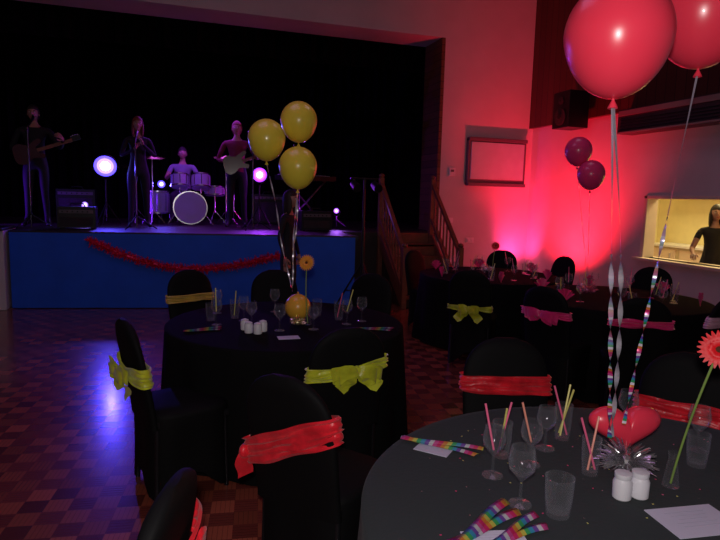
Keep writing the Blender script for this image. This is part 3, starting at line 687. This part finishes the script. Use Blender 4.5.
def balloon(top,anchor,r,m,ribbon,rw=.005,curl=0,name='balloon',wob=.0,second=None):
    top=Vector(top); anchor=Vector(anchor); b=B(name)
    prof=[]
    for i in range(25):
        t=pi*i/24; z=-math.cos(t); rr=math.sin(t)
        zz=z*1.0 if z>0 else z*1.16; rr*= 1-.07*max(0,-z)
        prof.append((max(rr*r,.004),zz*r*1.03))
    prof=[(.004,prof[0][1]-.006)]+prof
    b.lathe(prof,m,seg=40,cap1=True)
    zb=-r*1.16*1.03
    b.lathe([(.004,zb-.004),(.012,zb-.02),(.013,zb-.024),(.003,zb-.012)],m,seg=16,cap1=True)
    for idx,(anc,rb) in enumerate([(anchor,ribbon)]+([second] if second else [])):
        p0=Vector((0,0,zb-.01)); p1=Vector(anc)-top; nseg=140 if curl else 60; pts=[];wd=[]
        for i in range(nseg+1):
            u=i/nseg; p=p0.lerp(p1,u)+Vector((wob*math.sin(u*7),wob*math.cos(u*5),0))*math.sin(pi*u)
            if idx: p+=Vector((.022,-.01,0))*math.sin(pi*u)
            a=.2+((u-.4)*30 if u>.4 and curl else u*(2 if curl else 14))
            pts.append(p); wd.append(Vector((math.cos(a),math.sin(a),.15*math.sin(a)))*rw)
        b.strip(pts,wd,rb)
    return b.done(tuple(top),angle=80)
def holo(name,pos=.45):
    m=stripes_mat(name,2,16,.25,.8); p=m.node_tree.nodes['Principled BSDF']; p.inputs['Metallic'].default_value=.2
    nt=m.node_tree; r=[n for n in nt.nodes if n.type=='VALTORGB'][0]
    for i,e in enumerate(r.color_ramp.elements):
        if i in (2,6): e.color=(.8,.75,.85,1)
    sp=[n for n in nt.nodes if n.type=='SEPXYZ'][0]
    mr=nt.nodes.new('ShaderNodeMapRange'); mr.inputs['From Min'].default_value=-.60; mr.inputs['From Max'].default_value=-.90; nt.links.new(sp.outputs[2],mr.inputs['Value'])
    mx=nt.nodes.new('ShaderNodeMix'); mx.data_type='RGBA'; nt.links.new(mr.outputs[0],mx.inputs[0]); mx.inputs[6].default_value=(.62,.56,.68,1); nt.links.new(r.outputs['Color'],mx.inputs[7]); nt.links.new(mx.outputs[2],p.inputs['Base Color'])
    return m
HOLO=holo('holographic_ribbon')
balloon(W(.645,1.55,2.03),W(.80,1.75,.87),.133,LRED,HOLO,.007,1,second=(W(.81,1.76,.87),SILR))
balloon(W(1.04,1.88,2.20),W(.86,1.79,.90),.145,LRED,HOLO,.006,1)
b=B('heart_foil_balloon_weight')
hp=[]
for i in range(48):
    t=2*pi*i/48; hp.append((16*math.sin(t)**3/17,(13*math.cos(t)-5*math.cos(2*t)-2*math.cos(3*t)-math.cos(4*t)+2.5)/17))
rings=[]
for k in range(11):
    ph=-pi/2+pi*k/10; s_=max(.04,math.cos(ph))**.7; rings.append([Vector((x*.135*s_,math.sin(ph)*.045,.092+y*.092*s_)) for x,y in hp])
b.loft(rings,LRED); b.done(W(.91,1.89,TZ+.003),r0+.1,angle=70)
def gerbera(base,flower,pet,r,nrm,name='gerbera_flower',vase=True):
    base=Vector(base); fl=Vector(flower)-base; b=B(name)
    mid=fl*.5+Vector((-.02,0,.02)); pts=[]
    for i in range(13):
        u=i/12; pts.append((1-u)**2*Vector((0,0,.01))+2*u*(1-u)*mid+u*u*fl)
    b.tube(pts,.0035,GREEN,8)
    q=Vector(nrm).normalized().to_track_quat('Z','Y').to_matrix()
    for lay,(n,rr,h) in enumerate(((22,r,.0),(20,r*.82,.006),(16,r*.5,.01))):
        for k in range(n):
            a=2*pi*k/n+lay*.15; ca,sa=math.cos(a),math.sin(a); P=[];Wd=[]
            for j in range(6):
                u=j/5; rad=r*.12+(rr-r*.12)*u; z=h+.01*math.sin(u*2.2)+random.uniform(-.001,.001); P.append(fl+q@Vector((ca*rad,sa*rad,z))); w=r*.13*math.sin(pi*min(.93,.15+u*.8))
                Wd.append(q@Vector((-sa*w,ca*w,0)))
            b.strip(P,Wd,pet)
    b.ball(fl+q@Vector((0,0,.008)),(r*.24,r*.24,r*.12),FCEN,q)
    if vase:
        b.lathe([(.022,0),(.025,.004),(.018,.05),(.012,.09),(.015,.11)],GLASS,cap0=True)
    return b.done(tuple(base),angle=60)
gerbera(W(.965,1.68,TZ),W(1.02,1.60,1.20),PETR,.055,W(-.5,-.8,.35))
b=B('table_confetti'); cm=[STP,STY,TINS,LPINK]
for i in range(140):
    a=random.uniform(0,2*pi); rr=.7*math.sqrt(random.random()); x=rr*math.cos(a);y=rr*math.sin(a); q=Matrix.Rotation(random.random()*3,3,'Z'); b.box((x,y,.001),(.005,.003,.0008),random.choice(cm),q)
b.done(W(*T2,TZ),smooth=False)

# mid table
wineglass(-.93,3.72,.17,.038,(STY,)); wineglass(-.78,3.86,.17,.038); tumbler(-.86,3.95,.13,.034,(STY,)); wineglass(-.70,3.72,.16,.038); tumbler(-1.0,3.85,.12,.035)
wineglass(-.08,3.84,.17,.038,(STY,)); tumbler(-.14,3.98,.13,.034,(STP,)); wineglass(.02,3.95,.17,.038); wineglass(-.50,3.60,.17,.038); tumbler(-.3,4.1,.12,.035); wineglass(-.29,3.66,.15,.036); wineglass(-.62,4.2,.17,.038); wineglass(-1.02,4.1,.17,.038)
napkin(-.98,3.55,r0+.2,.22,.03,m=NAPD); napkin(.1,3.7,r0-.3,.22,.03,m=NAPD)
for k,(a,b_) in enumerate(((-.68,3.52),(-.62,3.50),(-.60,3.57),(-.72,3.6))):
    b=B('tealight_jar'); b.lathe([(.022,0),(.026,.004),(.027,.05),(.022,.062),(.024,.066),(.0,.075)],WHITE,cap0=True); b.done(W(a,b_,TZ))
card(-.42,3.42,r0+.3,.13,.08)
tinsel_burst(-.40,3.73,TZ,.055,mat('gold_tinsel',(.8,.7,.4),.2,.8,var=.3,vscale=80),'gold_tinsel_balloon_weight',200)
b=B('round_balloon_weight'); OB=mat('orange_yellow_latex',(.95,.48,.05),.3,coat=.2,var=.1,vscale=4)
vs=b.ball((0,0,.095),(.088,.088,.09),OB,u=28,v=18); b.cyl((0,0,.185),(0,0,.2),.006,OB); b.lathe([(.05,0),(.052,.006),(.02,.012)],OB,cap0=True,cap1=True); b.done(W(-.42,3.92,TZ))
for p in ((-.67,4.1,1.99),(-.46,4.2,2.13),(-.44,4.0,1.80)): balloon(W(*p),W(-.46,3.92,.95),.130,LYEL,SILR,.005,0,wob=.01)
gerbera(W(-.34,3.80,TZ+.0),W(-.35,3.80,1.165),PETO,.055,W(-.3,-1,.25))
# far tables
balloon(W(1.93,5.3,2.07),W(2.12,5.35,.87),.118,LPINK,SILR,.003,0); balloon(W(2.02,5.2,1.86),W(2.12,5.35,.87),.118,LPINK,SILR,.003,0)
tinsel_burst(2.12,5.35,TZ,.1,mat('pink_tinsel',(.8,.3,.45),.2,.8,var=.3,vscale=80),'pink_tinsel_balloon_weight',260)
rnd=random.Random(5)
for T in (TA,TB):
    for k in range(9):
        a=k*2*pi/9+.2; rr=.46+.05*rnd.random(); x=T[0]+rr*math.cos(a); y=T[1]+rr*math.sin(a)
        wineglass(x,y,.17,.038,(STP,) if k%2 else ()); 
        if k%2==0: tumbler(x-.08*math.sin(a),y+.08*math.cos(a),.12,.035,(STY,))
    for k in range(6):
        a=k*2*pi/6+.5; b=B('pink_napkin_fan'); 
        for j in range(9):
            an=(j-4)*.22; b.strip([Vector((0,0,.004)),Vector((math.sin(an)*.09,.01*(j%2),.01+math.cos(an)*.11))],[Vector((.003,.003,0)),Vector((.014,.012*(1 if j%2 else -1),0))],PINKS)
        b.done(W(T[0]+.67*math.cos(a),T[1]+.67*math.sin(a),TZ),rnd.random()*3)
gerbera(W(1.5,6.52,TZ),W(1.52,6.52,1.1),PETR,.05,W(-.2,-1,.3))
tinsel_burst(1.5,6.8,TZ,.09,TINS,'silver_tinsel_balloon_weight',200)

# ------------------------------------------------------------------ lights
def light(name,typ,loc,energy,col,size=.1,rot=None,**k):
    l=bpy.data.lights.new(name,typ); l.energy=energy; l.color=col
    if typ=='AREA': l.size=size
    else: l.shadow_soft_size=size
    o=bpy.data.objects.new(name,l); scene.collection.objects.link(o); o.location=loc
    if rot: o.rotation_euler=rot
    return o
light('camera_flash','POINT',(-.03,-.05,1.72),78,(1,.92,.90),.025)
light('added_fill_light','AREA',(-.5,3.8,5.5),18,(.9,.45,1),2.5)  # unseen overhead fill, added to lift floor, walls and balloons
light('added_fill_light','AREA',(3.2,4.6,5.5),8,(1,.6,.9),1.5)  # second unseen fill, added to brighten far tables and magenta balloons
light('kitchen_light','AREA',(7.9,6.0,2.95),125,(1,.82,.38),1.4)
light('added_stage_wash','AREA',(.4,10.7,2.9),26,(.35,.06,1),1.6)  # no fitting modelled, added for a purple tinge around the drums
w=bpy.data.worlds.new('w'); scene.world=w; w.use_nodes=True; w.node_tree.nodes['Background'].inputs[0].default_value=(.25,.12,.35,1); w.node_tree.nodes['Background'].inputs[1].default_value=.01
# ------------------------------------------------------------------ camera
cam=bpy.data.cameras.new('camera'); cam.lens=29; cam.sensor_width=36; cam.clip_start=.05
co=bpy.data.objects.new('camera',cam); scene.collection.objects.link(co)
co.matrix_world=Matrix.Translation((0,0,1.6))@Matrix.Rotation(math.radians(-18),4,'Z')@Matrix.Rotation(math.radians(90-7.1),4,'X')@Matrix.Rotation(math.radians(1.5),4,'Z')
scene.camera=co
try: scene.view_settings.view_transform='Standard'
except Exception: pass
